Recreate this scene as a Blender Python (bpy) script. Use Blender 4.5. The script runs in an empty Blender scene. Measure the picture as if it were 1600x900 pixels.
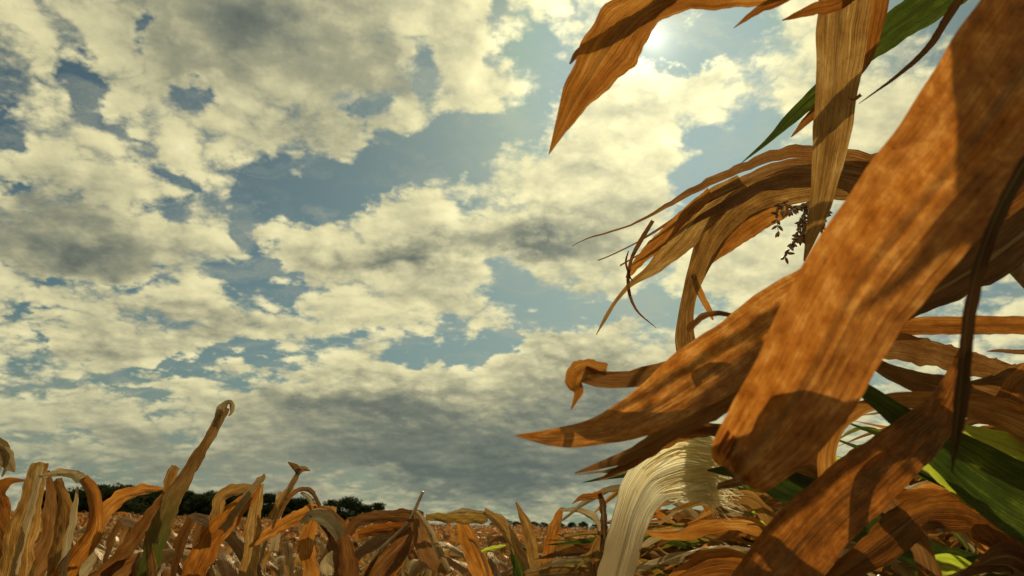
import bpy, math, random
import numpy as np
from mathutils import Vector, Matrix
R = math.radians
scene = bpy.context.scene
COL = scene.collection

# ------------------------------------------------------------------ camera, sky, sun, exposure
F = 1142.0                                    # focal length in photo pixels (1600 wide)
PITCH, ROLL = R(18.15), R(-1.75)
CAM = Vector((0, 0, 1.6))
cam_d = bpy.data.cameras.new('camera'); cam = bpy.data.objects.new('camera', cam_d); COL.objects.link(cam)
cam_d.sensor_width = 36; cam_d.lens = 36 * F / 1600
cam_d.clip_start = 0.02; cam_d.clip_end = 6000
MROT = Matrix.Rotation(math.pi / 2 + PITCH, 3, 'X') @ Matrix.Rotation(ROLL * -1, 3, 'Z')
cam.matrix_world = Matrix.Translation(CAM) @ MROT.to_4x4()
cam_d.dof.use_dof = True; cam_d.dof.focus_distance = 1.3; cam_d.dof.aperture_fstop = 9
scene.camera = cam

def direction(px, py):
    return (MROT @ Vector(((px - 800) / F, (450 - py) / F, -1))).normalized()
def at(px, py, d):
    'world point seen at photo pixel (px, py), d metres along the view axis'
    return CAM + MROT @ Vector(((px - 800) / F * d, (450 - py) / F * d, -d))

SUN = direction(1022, 60)
SUN_EL = math.asin(SUN.z); SUN_AZ = math.atan2(SUN.x, SUN.y)
sun_d = bpy.data.lights.new('sun', 'SUN'); sun_d.energy = 4.4; sun_d.angle = R(0.5); sun_d.color = (1, .93, .78)
sun = bpy.data.objects.new('sun', sun_d); COL.objects.link(sun)
sun.rotation_euler = SUN.to_track_quat('Z', 'Y').to_euler()
vs = scene.view_settings
vs.view_transform = 'Standard'; vs.look = 'None'; vs.exposure = 0; vs.gamma = 1; vs.use_curve_mapping = False
scene.cycles.max_bounces = 8; scene.cycles.transmission_bounces = 6; scene.cycles.diffuse_bounces = 4

class NT:
    def __init__(s, tree): s.t = tree; s.n = tree.nodes; s.l = tree.links
    def new(s, typ, **kw):
        nd = s.n.new(typ)
        for k, v in kw.items(): setattr(nd, k, v)
        return nd
    def put(s, sock, v):
        if isinstance(v, bpy.types.NodeSocket): s.l.new(v, sock)
        elif v is not None: sock.default_value = v
    def m(s, op, a, b=None, c=None, clamp=False):
        nd = s.new('ShaderNodeMath', operation=op, use_clamp=clamp)
        for i, v in enumerate((a, b, c)): s.put(nd.inputs[i], v)
        return nd.outputs[0]
    def v(s, op, a, b=None, scale=None):
        nd = s.new('ShaderNodeVectorMath', operation=op)
        s.put(nd.inputs[0], a); s.put(nd.inputs[1], b)
        if scale is not None: s.put(nd.inputs['Scale'], scale)
        return nd.outputs['Value'] if op in ('LENGTH', 'DOT_PRODUCT') else nd.outputs[0]
    def xyz(s, x, y, z=0.0):
        nd = s.new('ShaderNodeCombineXYZ')
        for i, v in enumerate((x, y, z)): s.put(nd.inputs[i], v)
        return nd.outputs[0]
    def noise(s, vec, scale, detail=4, rough=.5, dist=0, out=0, lac=2.0):
        nd = s.new('ShaderNodeTexNoise')
        s.put(nd.inputs['Vector'], vec); nd.inputs['Scale'].default_value = scale
        nd.inputs['Detail'].default_value = detail; nd.inputs['Roughness'].default_value = rough
        nd.inputs['Distortion'].default_value = dist; nd.inputs['Lacunarity'].default_value = lac
        return nd.outputs[out]
    def rng(s, v, a, b, c=0.0, d=1.0, smooth=False):
        nd = s.new('ShaderNodeMapRange', interpolation_type='SMOOTHSTEP' if smooth else 'LINEAR')
        for i, x in enumerate((v, a, b, c, d)): s.put(nd.inputs[i], x)
        return nd.outputs[0]
    def mix(s, f, a, b, blend='MIX'):
        nd = s.new('ShaderNodeMix', data_type='RGBA', blend_type=blend)
        s.put(nd.inputs[0], f)
        s.put(nd.inputs[6], a if not isinstance(a, tuple) else (*a, 1)[:4])
        s.put(nd.inputs[7], b if not isinstance(b, tuple) else (*b, 1)[:4])
        return nd.outputs[2]
    def ramp(s, f, stops):
        nd = s.new('ShaderNodeValToRGB'); s.put(nd.inputs[0], f)
        e = nd.color_ramp.elements
        while len(e) < len(stops): e.new(.5)
        for el, (p, c) in zip(e, stops): el.position = p; el.color = (*c, 1)
        return nd.outputs[0]

def lin(r, g, b):
    f = lambda c: (c / 255 / 12.92) if c / 255 < .04045 else ((c / 255 + .055) / 1.055) ** 2.4
    return (f(r), f(g), f(b))

# clouds live in the sky itself: (azimuth, elevation) blobs broken up by noise stretched over a flat cloud deck
# centre, half sizes in photo pixels, angle (deg, anticlockwise), amount
OPEN = [  # blue openings
 (600,255,190,50,18,-1.3),(715,215,110,60,35,-1.15),(455,305,90,45,10,-.85),(380,375,45,95,-15,-1.0),(655,70,30,100,-8,-.8),
 (770,15,60,40,0,-.7),(850,50,60,60,0,-.7),(840,190,55,90,0,-.9),(1180,235,130,80,20,-1.0),(1060,285,100,55,10,-1.1),
 (1110,60,120,60,0,-.9),(1040,70,60,40,0,-.7),(1230,160,60,60,0,-.5),(840,480,150,65,-22,-1.1),(1010,478,120,42,0,-1.1),
 (720,540,160,35,12,-.95),(610,530,80,30,0,-.5),(430,470,80,25,0,-.8),(440,430,70,28,0,-.9),(250,598,165,34,8,-1.0),
 (390,562,95,24,12,-.8),(130,95,32,80,32,-1.0),(175,165,50,32,-20,-.75),(250,42,38,22,0,-1.1),(335,135,45,32,0,-.95),
 (0,195,36,70,10,-1.2),(290,280,80,24,-12,-.75),(225,215,50,16,-30,-.5),(90,438,75,22,0,-.75),(205,440,70,26,0,-.85),
 (40,515,60,22,0,-.6),(10,300,45,20,-20,-.7),(570,150,40,40,0,-.7),(575,205,30,20,0,-.5),(1515,15,60,40,30,-1.4),
 (640,560,50,22,0,-.4),(300,330,45,18,-20,-.5),(900,110,60,55,0,-.4),(1190,20,80,40,0,-.5),(740,270,60,40,0,-.5),
 (960,800,160,16,0,-.3),(170,745,200,26,0,-.5),(480,565,60,16,10,-.4),
]
SOLID = [  # cloud bodies and thick grey bellies
 (430,60,260,130,0,.8),(120,370,190,110,-8,.6),(540,180,110,60,20,.35),(760,110,70,55,-20,.7),(900,270,170,80,20,.6),
 (990,170,110,60,10,.7),(950,350,170,70,15,.5),(560,395,190,48,-3,.75),(640,470,180,38,-5,.6),(790,650,300,90,-3,1.0),
 (560,660,170,80,5,.6),(900,585,150,50,-5,.6),(830,735,230,48,0,1.0),(350,640,230,50,0,.4),(150,540,200,40,0,.5),
 (480,520,160,22,0,.4),(1150,420,160,60,10,.5),(1080,110,90,30,10,.5),(1420,200,170,120,40,.4),(700,28,40,50,0,.7),
 (940,470,70,20,10,.55),(460,465,70,28,0,.5),(1010,540,120,30,10,.3),(640,340,60,30,0,.5),(850,560,150,40,8,.5),(680,400,160,40,0,.35),
]
GREY = [ # extra thickness: darker underside
 (400,40,250,120,0,.5),(110,385,200,60,-8,.5),(60,330,120,70,0,.3),(830,380,170,30,5,.6),(600,400,120,28,0,.45),
 (800,700,300,90,0,.5),(820,750,260,50,0,.45),(620,665,180,50,0,.4),(480,640,120,40,0,.35),(280,720,330,60,0,.45),
 (960,640,120,60,0,.4),(620,740,250,50,0,.5),(270,520,200,40,0,.25),(900,440,110,30,0,.35),(600,120,90,90,0,.3),(470,190,140,60,0,.3),(1100,600,200,80,0,.3),
]
world = bpy.data.worlds.new('World'); scene.world = world; world.use_nodes = True
wt = world.node_tree; wt.nodes.clear(); W = NT(wt)
tc = W.new('ShaderNodeTexCoord').outputs['Generated']
sep = W.new('ShaderNodeSeparateXYZ'); W.put(sep.inputs[0], tc)
dx, dy, dz = sep.outputs
zc = W.m('ADD', W.m('MAXIMUM', dz, 0.0), .30)
q = W.xyz(W.m('DIVIDE', dx, zc), W.m('DIVIDE', dy, zc))
az = W.m('ARCTAN2', dx, dy); el = W.m('ARCSINE', dz)
wn = W.v('SUBTRACT', W.noise(q, 3.2, 6, .62, out=1), (.5, .5, .5))
wn2 = W.v('SUBTRACT', W.noise(q, 13.0, 5, .6, out=1), (.5, .5, .5))
warp = W.v('ADD', W.v('MULTIPLY', wn, (.24, .17, 0)), W.v('MULTIPLY', wn2, (.075, .06, 0)))
ae = W.v('ADD', W.xyz(az, el), warp)
def azel(px, py):
    d = direction(px, py); return np.array((math.atan2(d.x, d.y), math.asin(d.z)))
def blobs(lst, vec):
    tot = None
    for (px, py, rx, ry, ang, amp) in lst:
        c = azel(px, py); a = R(ang)
        e1 = azel(px + rx * math.cos(a), py - rx * math.sin(a)) - c
        e2 = azel(px - ry * math.sin(a), py - ry * math.cos(a)) - c
        mp = W.new('ShaderNodeMapping', vector_type='TEXTURE'); W.put(mp.inputs[0], vec)
        mp.inputs[1].default_value = (c[0], c[1], 0)
        mp.inputs[2].default_value = (0, 0, math.atan2(e1[1], e1[0]))
        s = 1.6
        mp.inputs[3].default_value = (np.linalg.norm(e1) * s, np.linalg.norm(e2) * s, 1)
        g = W.new('ShaderNodeTexGradient', gradient_type='QUADRATIC_SPHERE'); W.put(g.inputs[0], mp.outputs[0])
        k = amp * 1.25
        tot = W.m('MULTIPLY', g.outputs[1], k) if tot is None else W.m('MULTIPLY_ADD', g.outputs[1], k, tot)
    return tot
sq = (SUN.x / (SUN.z + .30), SUN.y / (SUN.z + .30), 0)
toward = W.v('SCALE', W.v('NORMALIZE', W.v('SUBTRACT', sq, q)), scale=.035)
n_a = W.noise(q, 4.6, 11, .62)
n_b = W.noise(W.v('ADD', q, toward), 4.6, 5, .60)
bil = W.m('ABSOLUTE', W.m('SUBTRACT', W.noise(W.v('ADD', q, W.v('SCALE', wn, scale=.10)), 9.5, 6, .56), .5))
bil = W.m('SUBTRACT', bil, .075)
layout = W.m('ADD', blobs(OPEN, ae), blobs(SOLID, ae))
D = W.m('ADD', W.m('ADD', layout, .40), W.m('MULTIPLY_ADD', bil, 3.0, W.m('MULTIPLY', W.m('SUBTRACT', n_a, .5), 3.0)))
alpha = W.rng(D, -.14, .46, 0, 1, True)
n_c = W.noise(q, 4.6, 3.5, .5)
Dc = W.m('ADD', layout, W.m('MULTIPLY', W.m('SUBTRACT', n_c, .5), 2.6))
thick = W.m('ADD', W.m('MULTIPLY_ADD', W.m('MINIMUM', D, .9), .10, W.m('MULTIPLY', Dc, .15)), blobs(GREY, ae))
relief = W.m('MULTIPLY', W.m('SUBTRACT', n_b, n_a), 1.5)
thick = W.m('ADD', thick, W.m('MULTIPLY_ADD', bil, -1.3, relief))
cosang = W.v('DOT_PRODUCT', tc, tuple(SUN))
ang = W.m('ARCCOSINE', W.m('MINIMUM', cosang, .99999))
glow = W.m('EXPONENT', W.m('MULTIPLY', ang, -5.5))                     # forward scattering in cloud and air
core = W.m('EXPONENT', W.m('MULTIPLY', ang, -38.0))
cloud = W.ramp(W.rng(thick, -.25, 1.25), [(0, lin(253, 244, 192)), (.15, lin(236, 227, 176)), (.30, lin(206, 200, 158)), (.46, lin(166, 164, 134)), (.68, lin(122, 127, 112)), (1, lin(80, 89, 86))])
cloud = W.v('SCALE', cloud, scale=W.m('ADD', W.m('MULTIPLY_ADD', glow, 1.15, .90), W.m('MULTIPLY', core, 1.9)))
sky = W.new('ShaderNodeTexSky', sky_type='NISHITA', sun_disc=False)
sky.sun_elevation = SUN_EL; sky.sun_rotation = SUN_AZ; sky.altitude = 100; sky.air_density = 1.0; sky.dust_density = 1.2; sky.ozone_density = 1.0
BG = .1
blue = W.v('MULTIPLY', sky.outputs[0], (.27 * BG, .36 * BG, .30 * BG))
blue = W.v('MINIMUM', blue, (.30, .42, .42))
low = W.rng(dz, 0, .30, 1, 0, True)
blue = W.mix(W.m('MULTIPLY', low, .5), blue, lin(128, 140, 124))
blue = W.v('ADD', blue, W.v('SCALE', (.30, .30, .17), scale=W.m('MULTIPLY', glow, .6)))
wis = W.noise(W.v('MULTIPLY', W.v('ADD', q, W.v('SCALE', wn, scale=.6)), (1.2, 4.5, 1)), 2.0, 7, .65)
wisp = W.m('MULTIPLY', W.rng(wis, .42, .78, 0, 1, True), .55)
blue = W.mix(wisp, blue, W.v('SCALE', (.52, .52, .37), scale=W.m('MULTIPLY_ADD', glow, .9, .8)))
col = W.mix(W.m('MULTIPLY', alpha, .97), blue, cloud)
bank = W.m('MULTIPLY', W.rng(dz, .02, .20, 1, 0, True), .5)
col = W.mix(bank, col, lin(118, 128, 116))
disc = W.rng(ang, R(.25), R(.5), 1, 0, True)
col = W.v('ADD', col, W.v('SCALE', (1, .93, .72), scale=W.m('ADD', W.m('MULTIPLY', disc, 6.0), W.m('MULTIPLY', W.m('EXPONENT', W.m('MULTIPLY', ang, -60.0)), 1.0))))
bg = W.new('ShaderNodeBackground'); W.put(bg.inputs[0], W.v('SCALE', col, scale=1 / BG)); bg.inputs[1].default_value = BG
out = W.new('ShaderNodeOutputWorld'); W.l.new(bg.outputs[0], out.inputs[0])
world.cycles.sampling_method = 'MANUAL'; world.cycles.sample_map_resolution = 512

# ------------------------------------------------------------------ materials
def new_mat(name):
    m = bpy.data.materials.new(name); m.use_nodes = True; m.node_tree.nodes.clear(); return m, NT(m.node_tree)
def leaf_mat(name, stops, tstops, trans=.5, rough=.36, spec=.06, streak=1.0, bump=.7, midrib=(.50, .34, .17), rib=.6, blotw=.50, fibw=.50, grad=None, veinw=.4, blots=(2.2, 7), gcol=((.050, .062, .018), (.085, .10, .012))):
    'dry or green maize blade: lengthwise fibres, blotches, raised veins, light shining through'
    m, N = new_mat(name)
    uv = N.new('ShaderNodeUVMap').outputs[0]
    obi = N.new('ShaderNodeObjectInfo')
    rnd = obi.outputs['Random']
    uvr = N.v('ADD', uv, N.xyz(N.m('MULTIPLY', rnd, 17.0), N.m('MULTIPLY', rnd, 31.0)))
    fib = N.noise(N.v('MULTIPLY', uvr, (26 * streak, 2.2, 1)), 1.0, 6, .65)
    fine = N.noise(N.v('MULTIPLY', uvr, (90 * streak, 9, 1)), 1.0, 3, .6)
    blot = N.noise(N.v('MULTIPLY', uvr, (*blots, 1)), 1.0, 7, .68)
    spots = N.noise(N.v('MULTIPLY', uvr, (14, 60, 1)), 1.0, 3, .7)
    f = N.m('ADD', N.m('MULTIPLY', fib, fibw), N.m('ADD', N.m('MULTIPLY', blot, blotw), N.m('MULTIPLY', N.m('SUBTRACT', rnd, .5), .16)))
    f = N.rng(N.m('ADD', f, N.m('MULTIPLY', N.m('SUBTRACT', fine, .5), .35)), .35, .66)
    dc = N.ramp(f, stops); tcx = N.ramp(f, tstops)
    if grad:
        sv = N.new('ShaderNodeSeparateXYZ'); N.put(sv.inputs[0], uv)
        gk = N.rng(N.m('ADD', sv.outputs[1], N.m('MULTIPLY', N.m('SUBTRACT', fib, .5), .5)), grad[0], grad[1], 1, 0, True)
        dc = N.mix(gk, dc, gcol[0]); tcx = N.mix(gk, tcx, gcol[1])
    sp = N.m('MULTIPLY', N.rng(spots, .60, .72, 0, 1, True), .55)
    dc = N.mix(sp, dc, (.07, .035, .012)); tcx = N.mix(sp, tcx, (.10, .03, .004))
    su = N.new('ShaderNodeSeparateXYZ'); N.put(su.inputs[0], uv)
    u = su.outputs[0]
    c = N.m('ABSOLUTE', N.m('SUBTRACT', u, .5))
    ribm = N.rng(c, .02, .055, 1, 0, True)
    dc = N.mix(N.m('MULTIPLY', ribm, rib), dc, midrib)
    tcx = N.mix(N.m('MULTIPLY', ribm, .75), tcx, N.v('SCALE', tcx, scale=.45))
    vein = N.m('POWER', N.m('ABSOLUTE', N.m('SINE', N.m('MULTIPLY', u, 66.0 * streak))), 6.0)
    tcx = N.mix(N.m('MULTIPLY', vein, veinw), tcx, N.v('SCALE', tcx, scale=.5))
    h = N.m('ADD', N.m('ADD', N.m('MULTIPLY', fib, .8), N.m('MULTIPLY', fine, .35)), N.m('MULTIPLY', vein, .22))
    bp = N.new('ShaderNodeBump'); bp.inputs['Strength'].default_value = bump; bp.inputs['Distance'].default_value = .004
    N.put(bp.inputs['Height'], h)
    df = N.new('ShaderNodeBsdfDiffuse'); N.put(df.inputs[0], dc); df.inputs['Roughness'].default_value = .4; N.put(df.inputs['Normal'], bp.outputs[0])
    gl = N.new('ShaderNodeBsdfGlossy'); gl.inputs[0].default_value = (1, .74, .42, 1); N.put(gl.inputs['Roughness'], N.rng(blot, .3, .7, rough - .12, rough + .08)); N.put(gl.inputs['Normal'], bp.outputs[0])
    p = N.new('ShaderNodeMixShader'); p.inputs[0].default_value = spec; N.put(p.inputs[1], df.outputs[0]); N.put(p.inputs[2], gl.outputs[0])
    t = N.new('ShaderNodeBsdfTranslucent'); N.put(t.inputs[0], tcx); N.put(t.inputs['Normal'], bp.outputs[0])
    mx = N.new('ShaderNodeMixShader'); N.put(mx.inputs[0], trans); N.put(mx.inputs[1], p.outputs[0]); N.put(mx.inputs[2], t.outputs[0])
    o = N.new('ShaderNodeOutputMaterial'); N.put(o.inputs[0], mx.outputs[0])
    return m
MAT = {}
MAT['dry'] = leaf_mat('dry_maize_leaf', [(0, (.08, .038, .014)), (.4, (.24, .135, .052)), (.75, (.39, .245, .10)), (1, (.58, .43, .22))],
                      [(0, (.07, .026, .005)), (.4, (.25, .108, .018)), (.8, (.46, .23, .045)), (1, (.62, .40, .12))], trans=.45)
MAT['rust'] = leaf_mat('rusty_maize_leaf', [(0, (.07, .028, .010)), (.45, (.18, .086, .030)), (.8, (.29, .155, .056)), (1, (.42, .25, .10))],
                       [(0, (.12, .030, .004)), (.45, (.32, .096, .009)), (.8, (.52, .19, .022)), (1, (.64, .30, .055))], rib=.35, trans=.5)
MAT['brown'] = leaf_mat('dark_brown_maize_leaf', [(0, (.06, .028, .012)), (.5, (.15, .075, .032)), (1, (.30, .18, .09))],
                        [(0, (.10, .03, .006)), (.5, (.24, .09, .016)), (1, (.42, .2, .05))], trans=.4)
MAT['pale'] = leaf_mat('bleached_maize_leaf', [(0, (.16, .10, .045)), (.4, (.36, .26, .13)), (.8, (.53, .42, .23)), (1, (.70, .60, .38))],
                       [(0, (.22, .12, .03)), (.5, (.40, .25, .09)), (1, (.6, .45, .2))], trans=.35, rib=.3)
MAT['green'] = leaf_mat('green_maize_leaf', [(0, (.018, .036, .010)), (.5, (.045, .085, .018)), (.85, (.085, .13, .028)), (1, (.20, .17, .05))],
                        [(0, (.022, .036, .005)), (.5, (.06, .085, .008)), (.8, (.16, .18, .014)), (1, (.42, .36, .03))], trans=.38, midrib=(.14, .17, .06), streak=1.3)
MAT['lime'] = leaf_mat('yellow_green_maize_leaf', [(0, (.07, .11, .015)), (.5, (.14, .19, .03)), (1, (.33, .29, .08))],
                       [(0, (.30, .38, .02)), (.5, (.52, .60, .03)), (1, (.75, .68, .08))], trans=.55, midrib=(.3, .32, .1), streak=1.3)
MAT['turning'] = leaf_mat('half_green_maize_leaf', [(0, (.05, .07, .016)), (.35, (.12, .11, .03)), (.65, (.25, .15, .05)), (1, (.40, .26, .11))],
                          [(0, (.08, .12, .01)), (.35, (.18, .17, .015)), (.65, (.32, .16, .02)), (1, (.5, .28, .06))])

MAT['broad'] = leaf_mat('mottled_broad_leaf', [(0, (.06, .024, .008)), (.45, (.16, .068, .022)), (.8, (.26, .13, .044)), (1, (.38, .21, .08))],
                        [(0, (.22, .060, .005)), (.4, (.36, .105, .010)), (.75, (.49, .165, .019)), (1, (.62, .26, .045))], rib=.12, streak=.6, blotw=.85, fibw=.15, trans=.55, veinw=.10, blots=(6, 24), bump=.5)
MAT['rolled'] = leaf_mat('rolled_half_green_leaf', [(0, (.09, .05, .02)), (.5, (.22, .13, .055)), (1, (.44, .31, .15))],
                         [(0, (.08, .03, .006)), (.5, (.22, .10, .02)), (1, (.4, .22, .06))], trans=.35, grad=(.12, .55))
MAT['dark'] = leaf_mat('blackened_leaf', [(0, (.02, .010, .005)), (.6, (.06, .03, .013)), (1, (.13, .07, .03))], [(0, (.03, .01, .002)), (1, (.10, .04, .01))], trans=.2)
MAT['straw'] = leaf_mat('straw_coloured_leaf', [(0, (.34, .25, .12)), (.5, (.56, .45, .24)), (1, (.76, .66, .42))],
                        [(0, (.72, .54, .22)), (.5, (.90, .76, .38)), (1, (.97, .9, .6))], trans=.68, rib=.1, streak=2.0)
MAT['husk'] = leaf_mat('tan_to_straw_leaf', [(0, (.30, .22, .11)), (.5, (.50, .40, .22)), (1, (.72, .62, .40))],
                       [(0, (.60, .42, .14)), (.5, (.85, .66, .28)), (1, (.95, .85, .5))], trans=.6, rib=.1, streak=1.2, grad=(.27, .55), gcol=((.17, .13, .07), (.26, .18, .075)))
def stalk_mat(name, a, b, rough=.5):
    m, N = new_mat(name)
    oc = N.new('ShaderNodeTexCoord').outputs['Object']
    n = N.noise(N.v('MULTIPLY', oc, (140, 140, 5)), 1, 5, .6); n2 = N.noise(oc, 14, 4, .6)
    f = N.rng(N.m('ADD', N.m('MULTIPLY', n, .5), N.m('MULTIPLY', n2, .5)), .35, .65)
    c = N.mix(f, a, b)
    bp = N.new('ShaderNodeBump'); bp.inputs['Strength'].default_value = .5; bp.inputs['Distance'].default_value = .003; N.put(bp.inputs['Height'], n)
    p = N.new('ShaderNodeBsdfPrincipled'); N.put(p.inputs['Base Color'], c); p.inputs['Roughness'].default_value = rough; N.put(p.inputs['Normal'], bp.outputs[0])
    o = N.new('ShaderNodeOutputMaterial'); N.put(o.inputs[0], p.outputs[0]); return m
MAT['stalk'] = stalk_mat('dry_maize_stalk', (.16, .09, .035), (.46, .33, .16))
MAT['stalk_green'] = stalk_mat('green_maize_stalk', (.07, .085, .02), (.24, .22, .07))
MAT['tassel'] = stalk_mat('dry_tassel', (.12, .055, .02), (.34, .19, .08))
MAT['bark'] = stalk_mat('tree_bark', (.03, .022, .015), (.08, .06, .045), .85)

def foliage_mat():
    m, N = new_mat('tree_foliage')
    g = N.new('ShaderNodeNewGeometry'); oc = N.new('ShaderNodeTexCoord').outputs['Object']; rnd = N.new('ShaderNodeObjectInfo').outputs['Random']
    n = N.noise(oc, .9, 4, .6)
    f = N.m('ADD', N.m('MULTIPLY', n, .6), N.m('ADD', N.m('MULTIPLY', g.outputs['Random Per Island'], .3), N.m('MULTIPLY', rnd, .25)))
    c = N.ramp(f, [(.2, (.012, .019, .009)), (.55, (.026, .036, .014)), (.9, (.055, .060, .024))])
    d = N.new('ShaderNodeBsdfDiffuse'); N.put(d.inputs[0], c); t = N.new('ShaderNodeBsdfTranslucent'); N.put(t.inputs[0], c)
    mx = N.new('ShaderNodeMixShader'); mx.inputs[0].default_value = .25; N.put(mx.inputs[1], d.outputs[0]); N.put(mx.inputs[2], t.outputs[0])
    o = N.new('ShaderNodeOutputMaterial'); N.put(o.inputs[0], mx.outputs[0]); return m
MAT['foliage'] = foliage_mat()
def ground_mat():
    m, N = new_mat('field_soil_and_meadow')
    oc = N.new('ShaderNodeTexCoord').outputs['Object']
    n = N.noise(oc, 6, 8, .65); n2 = N.noise(oc, .05, 4, .6)
    sx = N.new('ShaderNodeSeparateXYZ'); N.put(sx.inputs[0], oc)
    soil = N.mix(n, (.05, .032, .018), (.15, .10, .06)); mead = N.mix(n2, (.10, .12, .035), (.22, .21, .08))
    dist = N.m('LENGTH' if False else 'ADD', sx.outputs[1], N.m('MULTIPLY', n2, 20.0))
    c = N.mix(N.rng(dist, 110, 125), soil, mead)
    bp = N.new('ShaderNodeBump'); bp.inputs['Strength'].default_value = .8; bp.inputs['Distance'].default_value = .05; N.put(bp.inputs['Height'], n)
    p = N.new('ShaderNodeBsdfPrincipled'); N.put(p.inputs['Base Color'], c); p.inputs['Roughness'].default_value = .95; N.put(p.inputs['Normal'], bp.outputs[0])
    o = N.new('ShaderNodeOutputMaterial'); N.put(o.inputs[0], p.outputs[0]); return m
MAT['ground'] = ground_mat()

# ------------------------------------------------------------------ object helpers
def mesh_of(name, V, Fc, UV=None, mat=None, smooth=True):
    me = bpy.data.meshes.new(name)
    me.from_pydata([tuple(v) for v in V], [], [tuple(f) for f in Fc])
    if UV is not None:
        l = me.uv_layers.new(name='UVMap')
        idx = np.empty(len(me.loops), dtype=np.int32); me.loops.foreach_get('vertex_index', idx)
        l.data.foreach_set('uv', np.asarray(UV, dtype=np.float32)[idx].ravel())
    mats = mat if isinstance(mat, (list, tuple)) else [mat]
    for mm in mats: me.materials.append(mm)
    if smooth: me.polygons.foreach_set('use_smooth', [True] * len(me.polygons))
    me.update(); return me
def link(name, me, parent=None):
    o = bpy.data.objects.new(name, me); COL.objects.link(o)
    if parent is not None: o.parent = parent
    return o
def empty(name, loc, label, cat, group=None):
    o = bpy.data.objects.new(name, None); COL.objects.link(o); o.location = loc
    o.empty_display_size = .05
    o['label'] = label; o['category'] = cat
    if group: o['group'] = group
    return o
def tag(o, **kw):
    for k, v in kw.items(): o[k] = v
    return o

def spline(P, n):
    'Catmull-Rom through rows of P, n samples, spaced by the first three columns'
    P = np.asarray(P, float)
    A = np.vstack([2 * P[0] - P[1], P, 2 * P[-1] - P[-2]])
    seg = np.linalg.norm(np.diff(P[:, :3], axis=0), axis=1) + 1e-9
    s = np.concatenate([[0], np.cumsum(seg)]); t = np.linspace(0, s[-1], n)
    k = np.clip(np.searchsorted(s, t, side='right') - 1, 0, len(P) - 2)
    u = ((t - s[k]) / seg[k])[:, None]
    p0, p1, p2, p3 = A[k], A[k + 1], A[k + 2], A[k + 3]
    return .5 * ((2 * p1) + (-p0 + p2) * u + (2 * p0 - 5 * p1 + 4 * p2 - p3) * u ** 2 + (-p0 + 3 * p1 - 3 * p2 + p3) * u ** 3)
def nrm(a): return a / (np.linalg.norm(a, axis=-1, keepdims=True) + 1e-12)

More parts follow.
